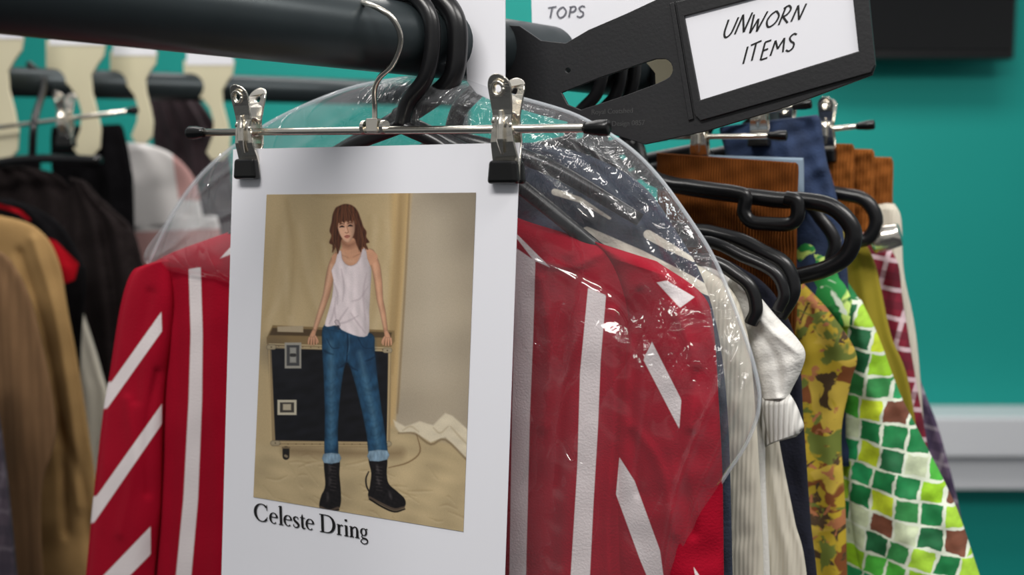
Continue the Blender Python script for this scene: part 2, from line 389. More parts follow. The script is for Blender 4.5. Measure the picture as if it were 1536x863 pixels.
def bar_pt(x,y,off=.0): return BAR.hit(np.array(x),np.array(y),off)
def clip_hanger(pl,x0,y0,x1,y1,clips,label,hook=None,s=1.,group=None,cx=None):
    P=lambda x,y,o=0.: pl.hit(np.array(float(x)),np.array(float(y)),np.array(o))
    A=P(x0,y0);B=P(x1,y1); d=(B-A)/np.linalg.norm(B-A)
    parts=[tube('crossbar',[A,B],.0024*s,M['chrome'],n=4,res=16)]
    for E,sg in ((A,-1),(B,1)): parts.append(tube('end_cap',[E-d*sg*.009,E-d*sg*.001,E+d*sg*.0045,E+d*sg*.0055],[.003*s,.0044*s,.0044*s,.002*s],M['rub'],n=12,res=18))
    for (cxp,cyp) in clips:
        t=(cxp-x0)/(x1-x0)
        cc=P(cxp,y0+(y1-y0)*t); cp=clip_parts(cc,pl.U,pl.N,s)
        e=bpy.data.objects.new('clip',None); bpy.context.scene.collection.objects.link(e); e.location=Vector(cc); e.empty_display_size=.01
        for p in cp: p.parent=e; p.location=p.location-e.location
        parts.append(e)
    if hook is not None: parts+=hook(A,B,d)
    return thing('clip_hanger',[p for p in parts],label,'hanger',group,loc=((A+B)/2))
def mainhook(A,B,d):
    c=bar_pt(562.,191.); out=[]
    out.append(join_raw('swivel_block',[box('a',c+np.array([0,0,.001]),[d,[0,0,1],BAR.N],(.0042,.0042,.0036),M['chrome'],.0008)]+[tube('b',[c+d*a,c+d*(a+.0025)],.0042,M['chrome'],n=3,res=14) for a in (-.0085,.006)]))
    pts=[BAR.hit(np.array(float(x)),np.array(float(y)),o) for x,y,o in ((530,6,.004),(538,4,.012),(551,6,.024),(570,14,.027),(589,28,.024),(600,51,.020),(599,72,.018),(588,98,.016),(570,116,.012),(562,134,.006),(562,156,.001),(562,184,0))]
    out.append(tube('hook',pts,.0016,M['chrome'],n=110,res=14))
    return out
clip_hanger(BAR,292,199,900,192,[(374,198),(760,194)],'chrome clip hanger with black rubber grips holding the printed sheet',mainhook)

# ================= PRINTED SHEET
TL,TR_,BR,BL=(350,224),(780,214),(756,905),(332,880)
def bil(u,v,q=(TL,TR_,BR,BL)):
    q=np.array(q,float); u=np.asarray(u)[...,None]; v=np.asarray(v)[...,None]
    return q[0]*(1-u)*(1-v)+q[1]*u*(1-v)+q[2]*u*v+q[3]*(1-u)*v
sheet=flat('paper_sheet',[[TL,TR_,BR,BL]],PAPER,.0004,M['paper'])
top(sheet,'white printed sheet with portrait and name caption, clipped to hanger','paper')
Q=((400,292),(714,289),(695,798),(380,746))
nu,nv=460,740
uu,vv=np.meshgrid(np.linspace(0,1,nu),np.linspace(0,1,nv)); PQ=bil(uu,vv,Q); X=PQ[...,0]; Y=PQ[...,1]
img=np.zeros(X.shape+(3,)); c3=lambda *c: np.array(c)/255.
def box_of(pts,pad):
    p=np.array([q[:2] for q in pts],float); x0,y0=p.min(0)-pad; x1,y1=p.max(0)+pad
    m=(X>=x0)&(X<=x1)&(Y>=y0)&(Y<=y1); r=np.where(m.any(1))[0]; c=np.where(m.any(0))[0]
    if len(r)==0: return None
    return slice(r[0],r[-1]+1),slice(c[0],c[-1]+1)
def put(b,sd,col,soft=.7,al=1.,sh=None,rim=0,rw=4.,lx=0.):
    a=np.clip(sd/soft/2+.5,0,1)[...,None]*al; colr=c3(*col)*np.ones(sd.shape+(1,))
    if sh is not None: colr=colr*(sh[b] if sh.shape==X.shape else sh)[...,None]
    if rim: 
        k=np.clip(sd/rw,0,1); k=np.sqrt(1-(1-k)**2); colr=colr*((1-rim)+rim*k)[...,None]
    img[b]=img[b]*(1-a)+colr*a
def pp(poly,col,smooth=0,**k):
    if smooth: poly=cat(np.vstack([poly[-1:],poly,poly[:2]]),smooth*(len(poly)+2)+1)[smooth:-smooth]
    b=box_of(poly,4+k.get('soft',.7)*2)
    if b: put(b,sdpoly(X[b],Y[b],poly),col,**k)
def ss(pts,col,**k): 
    if len(pts)>2: pts=[tuple(p) for p in cat(pts,(len(pts)-1)*4+1)]
    b=box_of(pts,max(p[2] for p in pts)+3+k.get('soft',.7)*2)
    if b: put(b,sdstroke(X[b],Y[b],pts),col,**k)
def rs(seed): return np.random.RandomState(seed)
fold=1+.018*snoise(X,Y*.3,60,3)+.02*snoise(X,Y,90,9)
img[:]=c3(186,165,128); img*=fold[...,None]
for i in range(12):
    r=rs(200+i); x=402+r.rand()*180; y=300+r.rand()*140; L=60+r.rand()*120; dx=r.randn()*26
    ss([(x,y,1),(x+dx*.3,y+L*.5,4),(x+dx,y+L,1)],(158,134,96),al=.3,soft=7); ss([(x+7,y,1),(x+7+dx*.3,y+L*.5,4),(x+7+dx,y+L,1)],(208,190,156),al=.3,soft=7)
ss([(430,300,1),(440,380,3),(434,470,1)],(150,126,88),al=.4,soft=5); ss([(470,292,1),(500,296,2),(560,290,1)],(158,134,96),al=.4,soft=4)
sh=1.0-.10*np.clip((X-640)/80,0,1)**2+.025*snoise(X,Y,120,5)-.12*np.clip((400-Y)/110,0,1)*np.clip((X-600)/60,0,1)
pp([(618,250),(760,250),(760,900),(592,900),(594,600),(600,450),(608,350)],(172,159,139),sh=sh,soft=1.5)
ss([(652,330,14),(648,450,20),(650,560,14)],(190,179,161),al=.45,soft=26)
pp([(586,285),(617,285),(612,350),(603,480),(597,600),(588,650),(572,650),(582,480),(588,380)],(178,152,110),soft=4,sh=1+.06*np.sin(X/3.6+Y/45))
ss([(614,290,1.),(607,440,1.2),(596,620,1)],(118,98,70),al=.6,soft=1.4); ss([(600,292,1.5),(598,420,2),(588,560,1)],(146,120,82),al=.4,soft=3)
pp([(350,664),(480,668),(590,640),(640,655),(720,672),(720,900),(350,900)],(182,163,128),soft=6,sh=1+.03*snoise(X,Y*1.6,44,21)+.025*snoise(X,Y,100,23))
pp([(590,630),(608,640),(630,632),(650,638),(668,620),(690,634),(712,660),(712,694),(690,680),(668,656),(646,664),(622,648),(600,650)],(208,196,172),2,soft=1.5,sh=1+.02*snoise(X,Y,26,31))
for q in ([(604,646,.5),(616,640,1),(628,648,.5)],[(650,642,.5),(660,650,1),(672,640,.5)],[(676,640,.5),(690,656,1.2),(706,672,.5)]): ss(q,(164,146,116),al=.6,soft=1.5)
ss([(598,650,.8),(622,651,1),(646,667,1.4),(668,660,1.2),(704,694,1.4)],(108,90,66),al=.7,soft=1.4)
for i in range(44):
    r=rs(60+i); x,y=385+r.rand()*310,680+r.rand()*100; a=r.rand()*1.6-.5; L=10+r.rand()*34; k=r.rand()*8-4
    mx,my=x+L*.5*math.cos(a)+k*.4,y+L*.5*math.sin(a)+k; ex,ey=x+L*math.cos(a),y+L*math.sin(a)
    ss([(x,y,.2),(mx,my,1.2),(ex,ey,.2)],(136,114,80),al=.35,soft=1.8); ss([(x+1,y+2.2,.2),(mx+1,my+2.6,1.2),(ex+1,ey+2.2,.2)],(214,198,164),al=.35,soft=1.8)
ss([(583,702,.6),(612,694,1),(630,678,1),(625,652,.6)],(116,92,64),al=.8)
ss([(430,676,5),(520,680,6),(600,680,5)],(104,84,60),al=.6,soft=8)
pp([(400,507),(409,488),(592,496),(592,512),(585,524),(400,516)],(136,114,80),soft=.8)
pp([(409,492),(588,499),(586,507),(404,503)],(86,70,50),soft=1)
pp([(416,490),(455,489),(455,499),(416,498)],(176,160,134))
pp([(401,515),(587,522),(585,672),(408,670)],(152,132,100))
pp([(407,523),(582,528),(580,663),(413,661)],(25,25,30),sh=1+.12*snoise(X,Y,24,71))
ss([(410,527,14),(440,560,10)],(50,50,56),al=.4,soft=20)
for o in (0,4.2): ss([(404,516+o,.6),(586,522+o,.6)],(204,188,152),al=.8); ss([(410,664+o,.6),(584,665+o,.6)],(196,176,138),al=.8)
for x_,s_ in ((403.5,1),(584.5,-1)): ss([(x_,522,.8),(x_+6*s_*.6,665,.8)],(196,174,134),al=.8)
for x,y in ((407,521),(413,665),(581,526),(580,666),(496,518),(500,666)): ss([(x-3.5,y,4.),(x+3.5,y,4.)],(164,150,124),rim=.4,rw=3); ss([(x,y,1),(x+.1,y,1)],(90,80,64))
for i in range(14): ss([(418+i*12,519.6+i*.4,.7),(418.1+i*12,519.6+i*.4,.7)],(84,70,48),al=.8); ss([(420+i*12,666.5,.7),(420.1+i*12,666.5,.7)],(84,70,48),al=.8)
pp([(427,514),(452,514),(452,553),(427,553)],(158,154,144)); pp([(430,518),(449,518),(449,549),(430,549)],(74,74,76)); pp([(434,521),(445,521),(445,545),(434,545)],(150,148,142),rim=.5,rw=3); ss([(437,533,2.5),(442,533,2.5)],(60,58,58))
pp([(416,600),(445,600),(445,623),(416,623)],(190,182,162)); pp([(420,604),(441,604),(441,619),(420,619)],(66,62,58)); pp([(424,606),(437,606),(437,616),(424,616)],(176,166,144),rim=.4,rw=2)
for x in (429,572):
    ss([(x,675,5),(x,685,5)],(38,34,32),rim=.5,rw=3); ss([(x-1,684,2),(x+1,685,2)],(134,120,98)); ss([(x-5,672,1.4),(x+5,672,1.4)],(120,104,80))
bs_=1+.15*snoise(X,Y,8,77)
pp([(487,688),(508,688),(509,712),(511,735),(511,756),(505,765),(484,766),(479,758),(482,744),(488,728)],(28,25,27),5,sh=bs_,rim=.35,rw=5); ss([(481,761,1.8),(494,766.5,2),(507,762,1.8)],(84,72,62)); ss([(481,764,1.),(494,769,1.2),(508,765,1.)],(20,17,17))
for (x,y) in ((494,704),(494,722),(491,746)): ss([(x,y-6,1.),(x+1,y,1.8),(x,y+6,.8)],(104,98,98),al=.5,soft=2)
pp([(554,686),(579,685),(580,710),(583,726),(596,738),(607,749),(607,760),(593,764),(572,757),(553,746),(555,730),(557,710)],(28,25,27),5,sh=bs_,rim=.35,rw=5); ss([(554,746,1.6),(574,757,1.9),(592,764.5,1.9),(606,761,1.4)],(84,72,62)); ss([(554,749,1.),(574,761,1.2),(592,768,1.2),(607,764,1.)],(20,17,17))
for (x,y) in ((565,704),(566,722),(584,744)): ss([(x,y-6,1.),(x+1.5,y,1.8),(x+3,y+5,.8)],(108,102,102),al=.5,soft=2)
ss([(553,708,.7),(549,718,1.),(550,730,1.),(555,740,.8)],(24,20,20))
for y in range(700,736,5): ss([(496,y,.4),(504,y+1.5,.4)],(110,102,98),al=.55); ss([(564,y,.4),(573,y+1.5,.4)],(110,102,98),al=.55)
J=(42,78,106)
jn=1+.07*snoise(X,Y,18,41)+.05*snoise(X,Y*.5,8,42)
pp([(487,487),(520,494),(558,501),(562,525),(566,562),(572,610),(578,650),(580,686),(556,690),(550,655),(542,615),(532,575),(522,545),(516,556),(510,600),(507,645),(506,690),(488,690),(487,620),(485,560),(483,520)],J,4,sh=jn,rim=.4,rw=8)
pp([(524,505),(558,503),(562,525),(566,560),(545,560),(528,540)],(30,56,82),3,soft=5,al=.45)
ss([(496,515,3),(497,560,3.6),(497,610,3.2),(497,670,2.5)],(112,150,172),al=.5,soft=5); ss([(540,530,2.5),(549,575,3.4),(559,620,3.4),(567,670,2.5)],(112,150,172),al=.5,soft=5)
for (a,b) in (((519,545),(508,552)),((519,545),(536,556)),((486,526),(500,532)),((564,534),(548,542))): ss([(a[0],a[1],.8),((a[0]+b[0])/2,(a[1]+b[1])/2+1,1.3),(b[0],b[1],.4)],(14,34,54),al=.6,soft=1.4)
ss([(521,502,.6),(521.5,520,.7),(520,542,.7)],(18,40,62),al=.9); ss([(524,503,.4),(524,522,.5),(521,532,.4)],(120,150,166),al=.4)
ss([(490,508,.5),(498,522,.5),(509,522,.5)],(20,44,68),al=.8); ss([(537,507,.5),(546,522,.5),(560,522,.5)],(20,44,68),al=.8); ss([(488,494,.4),(520,500,.4),(557,506,.4)],(24,50,76),al=.7)
for i in range(12):
    r=rs(400+i); y=575+i*9+r.randn()*3; ss([(488+r.rand()*5,y,.4),(496,y+3+r.randn(),1),(505-r.rand()*5,y+r.randn()*3,.3)],(22,48,72),al=.25,soft=1.8); x0=538+(y-568)*.13; ss([(x0+r.rand()*6,y,.4),(x0+13,y+4+r.randn(),1),(x0+24-r.rand()*6,y+r.randn()*3,.3)],(22,48,72),al=.25,soft=1.8)
pp([(485.5,681),(509,681),(509,694),(486,695)],(134,158,176),2,sh=jn,rim=.25,rw=4); pp([(553.5,677),(581,676),(581,690),(554.5,692)],(134,158,176),2,sh=jn,rim=.25,rw=4)
for k in range(5): ss([(488+k*5,682,.4),(488+k*5,693,.4)],(92,122,146),al=.5); ss([(556+k*5.4,679,.4),(556+k*5.4,690,.4)],(92,122,146),al=.5)
S=(204,154,124); sk=1+.03*snoise(X,Y,20,51)
A_=dict(sh=sk,rim=.36,rw=5,soft=.8)
ss([(506,386,7.4),(499,400,6.8),(494,420,6.),(490,440,5.2),(487,450,4.8),(481,468,4.4),(475,486,3.5),(471,499,3.)],S,**A_)
ss([(555,381,7.6),(563,398,6.8),(567,420,6.),(569,440,5.2),(570,450,4.8),(574,468,4.4),(577,486,3.5),(579,499,3.)],S,**A_)
ss([(497,398,1.6),(490,432,1.6),(480,468,1.6),(472,492,1)],(236,196,168),al=.6,soft=2.5); ss([(562,396,1.4),(567,432,1.4),(572,466,1.4),(577,490,1)],(230,188,158),al=.5,soft=2.5)
for hx_,hy_,d in ((469,507,-1),(581,508,1)):
    ss([(hx_-d*1.5,hy_-9,3.2),(hx_,hy_-3,4.4),(hx_,hy_+1,5.)],S,rim=.25,rw=3)
    for k in range(4): ss([(hx_-4.8+k*3.3,hy_,1.7),(hx_-6+k*3.9,hy_+5+(k%2),1.6),(hx_-6.4+k*4.1,hy_+11-abs(k-1.5)*1.2,1.2)],(206,156,126),rim=.3,rw=1.6)
    for k in range(3): ss([(hx_-3.4+k*3.6,hy_+3,.3),(hx_-4.2+k*4,hy_+10,.3)],(128,84,62),al=.8)
    ss([(hx_-d*4,hy_-2,1.7),(hx_-d*7,hy_+3,1.5),(hx_-d*8,hy_+7,1.1)],(206,156,126),rim=.3,rw=1.6)
pp([(512,352),(536,352),(538,368),(552,373),(563,379),(566,388),(548,402),(512,402),(498,388),(502,380),(513,372)],S,3,sh=sk,soft=1)
ss([(512,362,3),(522,369,4),(534,364,2.4)],(132,88,68),al=.65,soft=4); ss([(537,356,2),(538,370,1.5)],(140,94,72),al=.5,soft=3)
ss([(507,381,.5),(516,384,.8),(522,387,.5)],(160,112,86),al=.6,soft=1); ss([(530,386,.5),(540,381,.8),(550,379,.5)],(160,112,86),al=.6,soft=1); ss([(514,379,1),(520,391,1.6),(530,392,1.2)],(226,184,154),al=.5,soft=3)
tt=1+.03*snoise(X,Y*.6,18,61)-.20*np.clip((X-530)/26,0,1)**1.3
pp([(507,377),(511.5,377),(513,388),(518,396),(526,399),(535,395),(541,385),(543.5,374),(549,374),(551,388),(557,404),(556,430),(554,468),(554,498),(546,506),(530,503),(512,495),(506,488),(496,490),(487,489),(491,472),(498,446),(500,420),(497,406),(503,394)],(232,218,220),2,sh=tt,rim=.12,rw=4)
for a_ in ([(505,488,.6),(512,476,1.),(522,462,.4)],[(507,486,.6),(520,483,1.),(537,474,.4)],[(505,484,.5),(502,466,1.),(504,446,.4)],[(552,430,.5),(540,448,.9),(528,452,.4)],[(548,500,.5),(536,484,1),(526,470,.3)],[(500,424,.5),(506,440,.9),(506,456,.3)],[(550,410,.4),(545,440,1),(548,480,.4)],[(512,404,.4),(516,430,.9),(514,452,.3)],[(494,486,.4),(499,474,.8),(501,462,.3)]): ss(a_,(166,148,154),al=.5,soft=1.6)
ss([(511.5,378,.4),(514,390,.4),(523,398.5,.4),(535,395,.4),(542.5,377,.4)],(178,158,164),al=.7,soft=.9)
ss([(505,483,3.2),(507.5,488,3)],(204,188,192),rim=.4,rw=3); ss([(507,490,1.8),(508,494,1.2)],(56,62,76))
_t=math.radians(5); 
def tl(p): 
    x,y=p[0]-522,p[1]-364; q=(522+x*math.cos(_t)+y*math.sin(_t)*1.,364-x*math.sin(_t)*.9+y*math.cos(_t)); return q+tuple(p[2:])
def hpp(poly,*a,**k): pp([tl(p) for p in poly],*a,**k)
def hss(pts,*a,**k): ss([tl(p) for p in pts],*a,**k)
hb=1+.13*np.sin(X*1.1+Y/11+np.sin(Y/9))+.10*snoise(X*2.2,Y*.5,14,91)
hpp([(514,308),(523,306),(533,309),(540,317),(544,330),(547,342),(551,350),(550,358),(554,366),(549,368),(551,377),(543,372),(540,380),(535,369),(531,358),(514,358),(510,369),(505,380),(503,370),(497,377),(499,367),(494,362),(498,352),(496,344),(500,332),(503,320),(508,311)],(84,50,35),4,soft=1.,sh=hb)
fs=1.08-.28*np.clip((X-521-(Y-345)*.06)/11,0,1)-.05*np.clip((Y-352)/10,0,1)
hpp([(509,328),(521,324),(533,328),(534.5,338),(533.5,348),(530,356.5),(525,362.5),(521,363.5),(516.5,361),(511.5,353),(508.8,342)],(216,170,142),4,soft=.8,sh=fs,rim=.16,rw=4)
hss([(511.5,338.4,1.8),(518,338,2)],(160,110,86),al=.4,soft=2.5); hss([(524.5,338,2),(531,338.4,1.8)],(146,98,76),al=.5,soft=2.5)
for ex,ey in ((515.,339.8),(527.6,339.4)):
    hss([(ex-3.3,ey+.3,.5),(ex,ey-.7,1.2),(ex+3.3,ey+.3,.5)],(40,26,22),soft=.5); hss([(ex-1.9,ey+.7,.4),(ex-1.3,ey+.7,.4)],(210,196,186),al=.6,soft=.5); hss([(ex-3.4,ey-3.6,.5),(ex,ey-4.8,.7),(ex+3.4,ey-3.8,.4)],(86,56,42),al=.8,soft=.6)
hss([(522.5,340,.5),(523.4,345,.6),(524,348,.5)],(160,108,82),al=.7,soft=1); hss([(519.4,348.6,.6),(521.4,349.8,.5),(523.8,348.8,.6)],(146,92,72),al=.8,soft=.7); hss([(520.4,343,.5),(520.8,347,.8)],(240,198,170),al=.6,soft=1)
hss([(517.6,354.4,.4),(521.4,353.6,.9),(525.6,354.2,.4)],(164,84,76),soft=.6); hss([(518.8,356,.5),(521.6,356.7,.9),(524.6,355.9,.4)],(190,112,100),soft=.6); hss([(518,355.2,.25),(525.4,355,.25)],(104,50,46),al=.9,soft=.5)
hpp([(505,333),(505,322),(510,313),(517,308),(526,308),(534,312),(538,321),(539,335),(536.5,338),(533.5,331),(531,335.5),(528,331),(525,334.5),(522,331),(519,334.5),(516,331.5),(513,336),(510.5,333),(508,341)],(98,60,41),2,soft=.8,sh=hb)
for k in range(26):
    r=rs(500+k); t=k/25; x0=507+t*28; L=318+r.rand()*6
    hss([(521+(x0-521)*.5,309+abs(t-.5)*4,.25),(x0,L,.45),(x0+(t-.5)*5,333+r.rand()*3,.25)],(134,90,62) if k%3==0 else ((60,36,26) if k%3==1 else (112,70,48)),al=.55,soft=.6)
for k in range(18):
    r=rs(560+k); o=r.rand()*7
    for s_,xb in ((-1,506),(1,538)):
        hss([(xb-s_*1,322,.3),(xb+s_*(o*.5+1),342,.5),(xb+s_*(o*1.2+r.randn()),358,.5),(xb+s_*(o+4*r.randn()),370+r.rand()*12,.2)],(130,86,60) if k%3==0 else ((54,34,26) if k%3==1 else (104,66,46)),al=.6,soft=.6)
p=np.pad(img,((1,1),(1,1),(0,0)),'edge'); img=(p[:-2,1:-1]+p[2:,1:-1]+p[1:-1,:-2]+p[1:-1,2:]+4*p[1:-1,1:-1])/8
img*=1+.015*rs(9).randn(*img.shape[:2])[...,None]
img=np.clip((img-.5)*1.08+.5,0,1)
Pw=PAPER.hit(X,Y,.0006).reshape(-1,3); I=np.arange(nu*nv).reshape(nv,nu)
Fc=np.stack([I[:-1,:-1],I[1:,:-1],I[1:,1:],I[:-1,1:]],-1).reshape(-1,4)
pb=NB('printed_portrait_ink'); at=pb.n('ShaderNodeAttribute',attribute_name='ink'); pb.l(at.outputs['Color'],pb.b.inputs['Base Color']); pb.b.inputs['Roughness'].default_value=.5
pr=mk('printed_photograph',Pw,Fc,pb.m,False)
lc=np.where(img<=.04045,img/12.92,((img+.055)/1.055)**2.4).reshape(-1,3)
ca=pr.data.color_attributes.new('ink','FLOAT_COLOR','POINT'); ca.data.foreach_set('color',np.concatenate([lc,np.ones((len(lc),1))],1).astype(np.float32).ravel())
child(pr,sheet,'printed portrait of a standing person in white vest and jeans')
def arc(cx,cy,rx,ry,a0,a1,wt,wn,n=11,rot=0):
    o=[]
    for a in np.radians(np.linspace(a0,a1,n)): o.append((cx+rx*math.cos(a),cy+ry*math.sin(a),wn+(wt-wn)*abs(math.cos(a-rot))**1.6))
    return o
def stem(x,y0,y1,w=.13): return [(x,y0,w),(x,y1,w)]
def hs(x0,x1,y,w=.045): return [(x0,y,w),(x1,y,w)]
G={}
G['C']=(.88,[arc(.45,.5,.38,.48,42,318,.15,.05,19),[(.76,.98,.03),(.755,.66,.045)],[(.72,.18,.04),(.77,.30,.04)]])
G['e']=(.53,[arc(.26,.31,.2,.29,8,310,.12,.04,15),hs(.07,.46,.36)])
G['l']=(.3,[stem(.15,0,1.06),hs(.02,.28,.02),[(.02,.99,.03),(.15,1.04,.06)]])
G['s']=(.42,[[(.33,.46,.04),(.31,.56,.05),(.2,.6,.05),(.09,.53,.09),(.11,.4,.12),(.24,.29,.13),(.34,.18,.12),(.3,.05,.07),(.18,.01,.05),(.07,.06,.05),(.05,.17,.04)]])
G['t']=(.34,[[(.16,.8,.03),(.15,.62,.11),(.15,.3,.12),(.16,.1,.12),(.22,.02,.07),(.33,.07,.03)],hs(.02,.32,.6)])
G['D']=(1.0,[stem(.2,0,1,.14),hs(.03,.5,.02),hs(.03,.5,.98),arc(.45,.5,.42,.48,-90,90,.16,.045,15)])
G['r']=(.44,[stem(.15,0,.6),hs(.02,.3,.02),[(.03,.56,.03),(.13,.6,.05)],[(.18,.42,.04),(.26,.55,.05),(.35,.58,.07)],[(.36,.52,.1),(.36,.58,.1)]])
G['i']=(.3,[stem(.15,0,.6),hs(.02,.28,.02),[(.03,.56,.03),(.13,.6,.05)],[(.14,.82,.13),(.14,.94,.13)]])
G['n']=(.64,[stem(.15,0,.6),hs(.02,.28,.02),[(.03,.56,.03),(.13,.6,.05)],[(.18,.44,.04),(.3,.58,.05),(.42,.57,.08),(.48,.44,.12),(.48,.2,.13),(.48,0,.13)],hs(.35,.61,.02)])
G['g']=(.52,[arc(.22,.4,.15,.19,0,360,.1,.04,15),[(.15,.24,.04),(.1,.14,.05),(.16,.06,.08),(.32,.03,.1),(.42,-.04,.08),(.4,-.18,.05),(.22,-.26,.045),(.06,-.18,.06),(.06,-.08,.04),(.16,.01,.04)],[(.32,.52,.04),(.4,.58,.05),(.45,.56,.06)]])
st=[];x=0
for ch in 'Celeste Dring':
    if ch==' ': x+=.26; continue
    adv,gs=G[ch]
    for s_ in gs: st.append([(a+x,b,w*1.12) for a,b,w in s_])
    x+=adv
sc=172./x
cap=ribbons('printed_caption',st,lambda a,b:(381.5+a*sc-b*1.,781+a*sc*.172-b*27.),PAPER,.0008,M['ink'])
child(cap,sheet,'black serif name lettering')

# ================= RED JACKET
JP=GP(.03)
stripes=[ [(283,404),(301,401),(304,500),(303,600),(297,750),(287,863),(270,1100),(248,1100),(264,863),(275,750),(283,600),(286,500)],
 [(242,468),(243,497),(150,628),(150,598)],[(243,606),(243,636),(120,815),(120,780)],[(226,790),(226,832),(130,930),(130,890)],
 [(330,388),(352,364),(356,378),(340,384)],
 [(765,345),(776,352),(826,402),(800,390)],[(774,372),(803,392),(800,500),(795,620),(789,863),(780,1100),(740,1100),(764,863),(768,620)],
 [(882,432),(909,443),(901,540),(897,640),(890,760),(885,863),(880,1100),(846,1100),(856,863),(866,700),(870,560)],
 [(978,513),(1022,600),(1019,644),(965,540)],[(929,686),(952,722),(990,826),(1000,900),(985,900),(960,840),(924,742)],
 [(985,424),(1000,421),(1042,446),(1020,462)],[(1040,850),(1060,880),(1085,950),(1060,950)]]
def jsdf(X,Y):
    o=np.full(X.shape,-1e3)
    for p in stripes: o=np.maximum(o,sdpoly(X,Y,p))
    return o
body=pillow('body',[(480,300,700,296),(352,345,790,332),(250,383,880,360),(222,410,935,392),(236,470,950,470),(242,620,948,640),(236,800,950,800),(228,1000,955,1000),(225,1300,960,1300)],JP,.020,M['red'],n=260,mm=320,folds=[(2,.0012,.1,.2)],noise=(.0004,110),sdf=jsdf,top_taper=.05,backk=.5,
 creases=[([(262,420),(268,560),(258,720),(254,900)],9,-.0018),([(322,400),(318,560),(325,760),(318,900)],10,.0018),([(850,400),(846,560),(835,720),(825,900)],12,-.0024),([(920,470),(922,620),(912,780),(915,900)],9,.0024),([(810,420),(825,520),(815,640)],10,.0016),([(900,380),(860,400),(820,395)],8,.0014)])
sl=pillow('sleeve',[(222,397,250,388),(202,410,258,400),(186,460,262,470),(170,560,250,570),(160,620,246,630),(146,740,242,760),(134,863,232,870),(120,1000,225,1000),(100,1250,205,1250)],JP,.011,M['red'],n=240,mm=110,folds=[(1.2,.0012,.2,.5)],noise=(.0005,90),base=.004,sdf=jsdf,seed=3,top_taper=.04,
 creases=[([(225,440),(210,520),(205,600)],8,-.0016),([(190,600),(200,700),(180,800)],8,.0016),([(236,560),(220,640),(222,740)],7,-.0014)])
sr=pillow('sleeve',[(890,362,985,392),(918,400,1052,440),(942,480,1070,490),(930,600,1078,600),(922,720,1084,720),(926,863,1086,863),(930,1000,1090,1000),(930,1250,1092,1250)],JP,.013,M['red'],n=240,mm=130,folds=[(1.5,.0018,.2,.35)],noise=(.0005,80),base=.003,sdf=jsdf,seed=5,
 creases=[([(960,440),(955,520),(948,620),(958,740)],8,-.0022),([(1010,460),(1040,540),(1035,640)],9,.002),([(1045,560),(1020,680),(1040,800)],9,-.002),([(950,640),(990,700),(1010,800)],9,.0018)])
thing('jacket',[body,sl,sr],'red jacket with white stripes hanging partly inside a clear garment bag','jacket')
def rail_hook(t,r=.0052,neck=.055,lean=0.,m=None,open_=200):
    c=rp(t); U=Plane(c).U; R=.0218+r+.001; Z=np.array([0,0,1.]); pts=[]
    for a in np.radians([open_,165,130,95,60,25,-10]): pts.append(c+U*R*math.cos(a)+Z*R*math.sin(a))
    pts+=[c+U*(R*.8)+Z*(-R*.9),c+U*(R*.25+lean*.5)-Z*(R+.012),c+U*lean-Z*(R+neck)]
    return tube('hook',pts,r,m or M['blk'],n=70,res=16),pts[-1]
def arms(plane,neck,ends,r=.0052):
    out=[]
    for (x,y) in ends:
        e=plane.hit(np.array(float(x)),np.array(float(y))); mid=(neck+e)/2+np.array([0,0,.008])
        out.append(tube('arm',[neck,mid,e],[r,r,r*.8],M['blk'],res=12))
    return out
h,nk=rail_hook(.004,lean=-.016,neck=.018,open_=215,r=.0064); thing('clothes_hanger',[h]+arms(JP,nk,[(330,372),(905,380)]),'black plastic hanger carrying the red striped jacket','hanger','black plastic hangers')
h,nk=rail_hook(-.014,lean=.004,neck=.026,open_=205,r=.0050); thing('clothes_hanger',[h]+arms(GP(.0),nk,[(430,300),(740,300)],.0045),'black plastic hanger hooked beside the chrome clip hanger','hanger','black plastic hangers')
h,nk=rail_hook(.03,lean=0,neck=.03,r=.0056); thing('clothes_hanger',[h]+arms(GP(.06),nk,[(520,330),(960,330)]),'black plastic hanger carrying the dark denim jacket','hanger','black plastic hangers')

# ================= GARMENT BAG
brow=[(612,116,682,112),(520,134,765,142),(420,176,862,172),(340,228,935,215),(290,277,985,262),(252,335,1035,330),(224,394,1072,390),(330,425,1105,470),(560,480,1130,545),(600,560,1139,605),(600,640,1120,665),(600,740,1070,745),(600,863,1022,863),(600,960,1000,960)]
bagb=pillow('film',brow,GP(.03),.036,M['film'],n=190,mm=170,folds=[(4,.0010,.3,.8)],noise=(.0007,60),seed=11,top_taper=.12,caps=False,base=.004,backk=.35,
 creases=[([(640,125),(700,180),(790,240),(880,330)],6,.0018),([(600,130),(480,200),(400,260)],6,.0018),([(660,125),(800,190),(930,290),(1010,420)],5,-.0018),([(1110,520),(1060,620),(1015,740),(990,880)],6,.003),([(1125,560),(1085,660),(1040,760),(1015,880)],5,.0024),([(1000,380),(1060,480),(1080,600)],6,.002),([(900,430),(850,560),(830,720)],6,.0018),([(800,380),(930,450),(1000,560)],5,-.0016),([(270,330),(300,290),(350,250)],5,.0018),([(240,385),(290,345),(345,320)],5,.0018),([(960,480),(970,600),(950,740)],5,.0016),([(860,210),(940,260),(1000,330)],4,.0016)])
ep=[(r_[2],r_[3]) for r_ in brow]; lp=[(r_[0],r_[1]) for r_ in brow[:7]][::-1]
epx=cat(np.array(lp+ep),140)
hem=tube('hem',GP(.03).hit(epx[:,0],epx[:,1],.004),.0012,M['hem'],smooth=False,res=10)
thing('garment_bag',[bagb,hem],'clear crinkled plastic garment bag draped over the red jacket','garment bag')

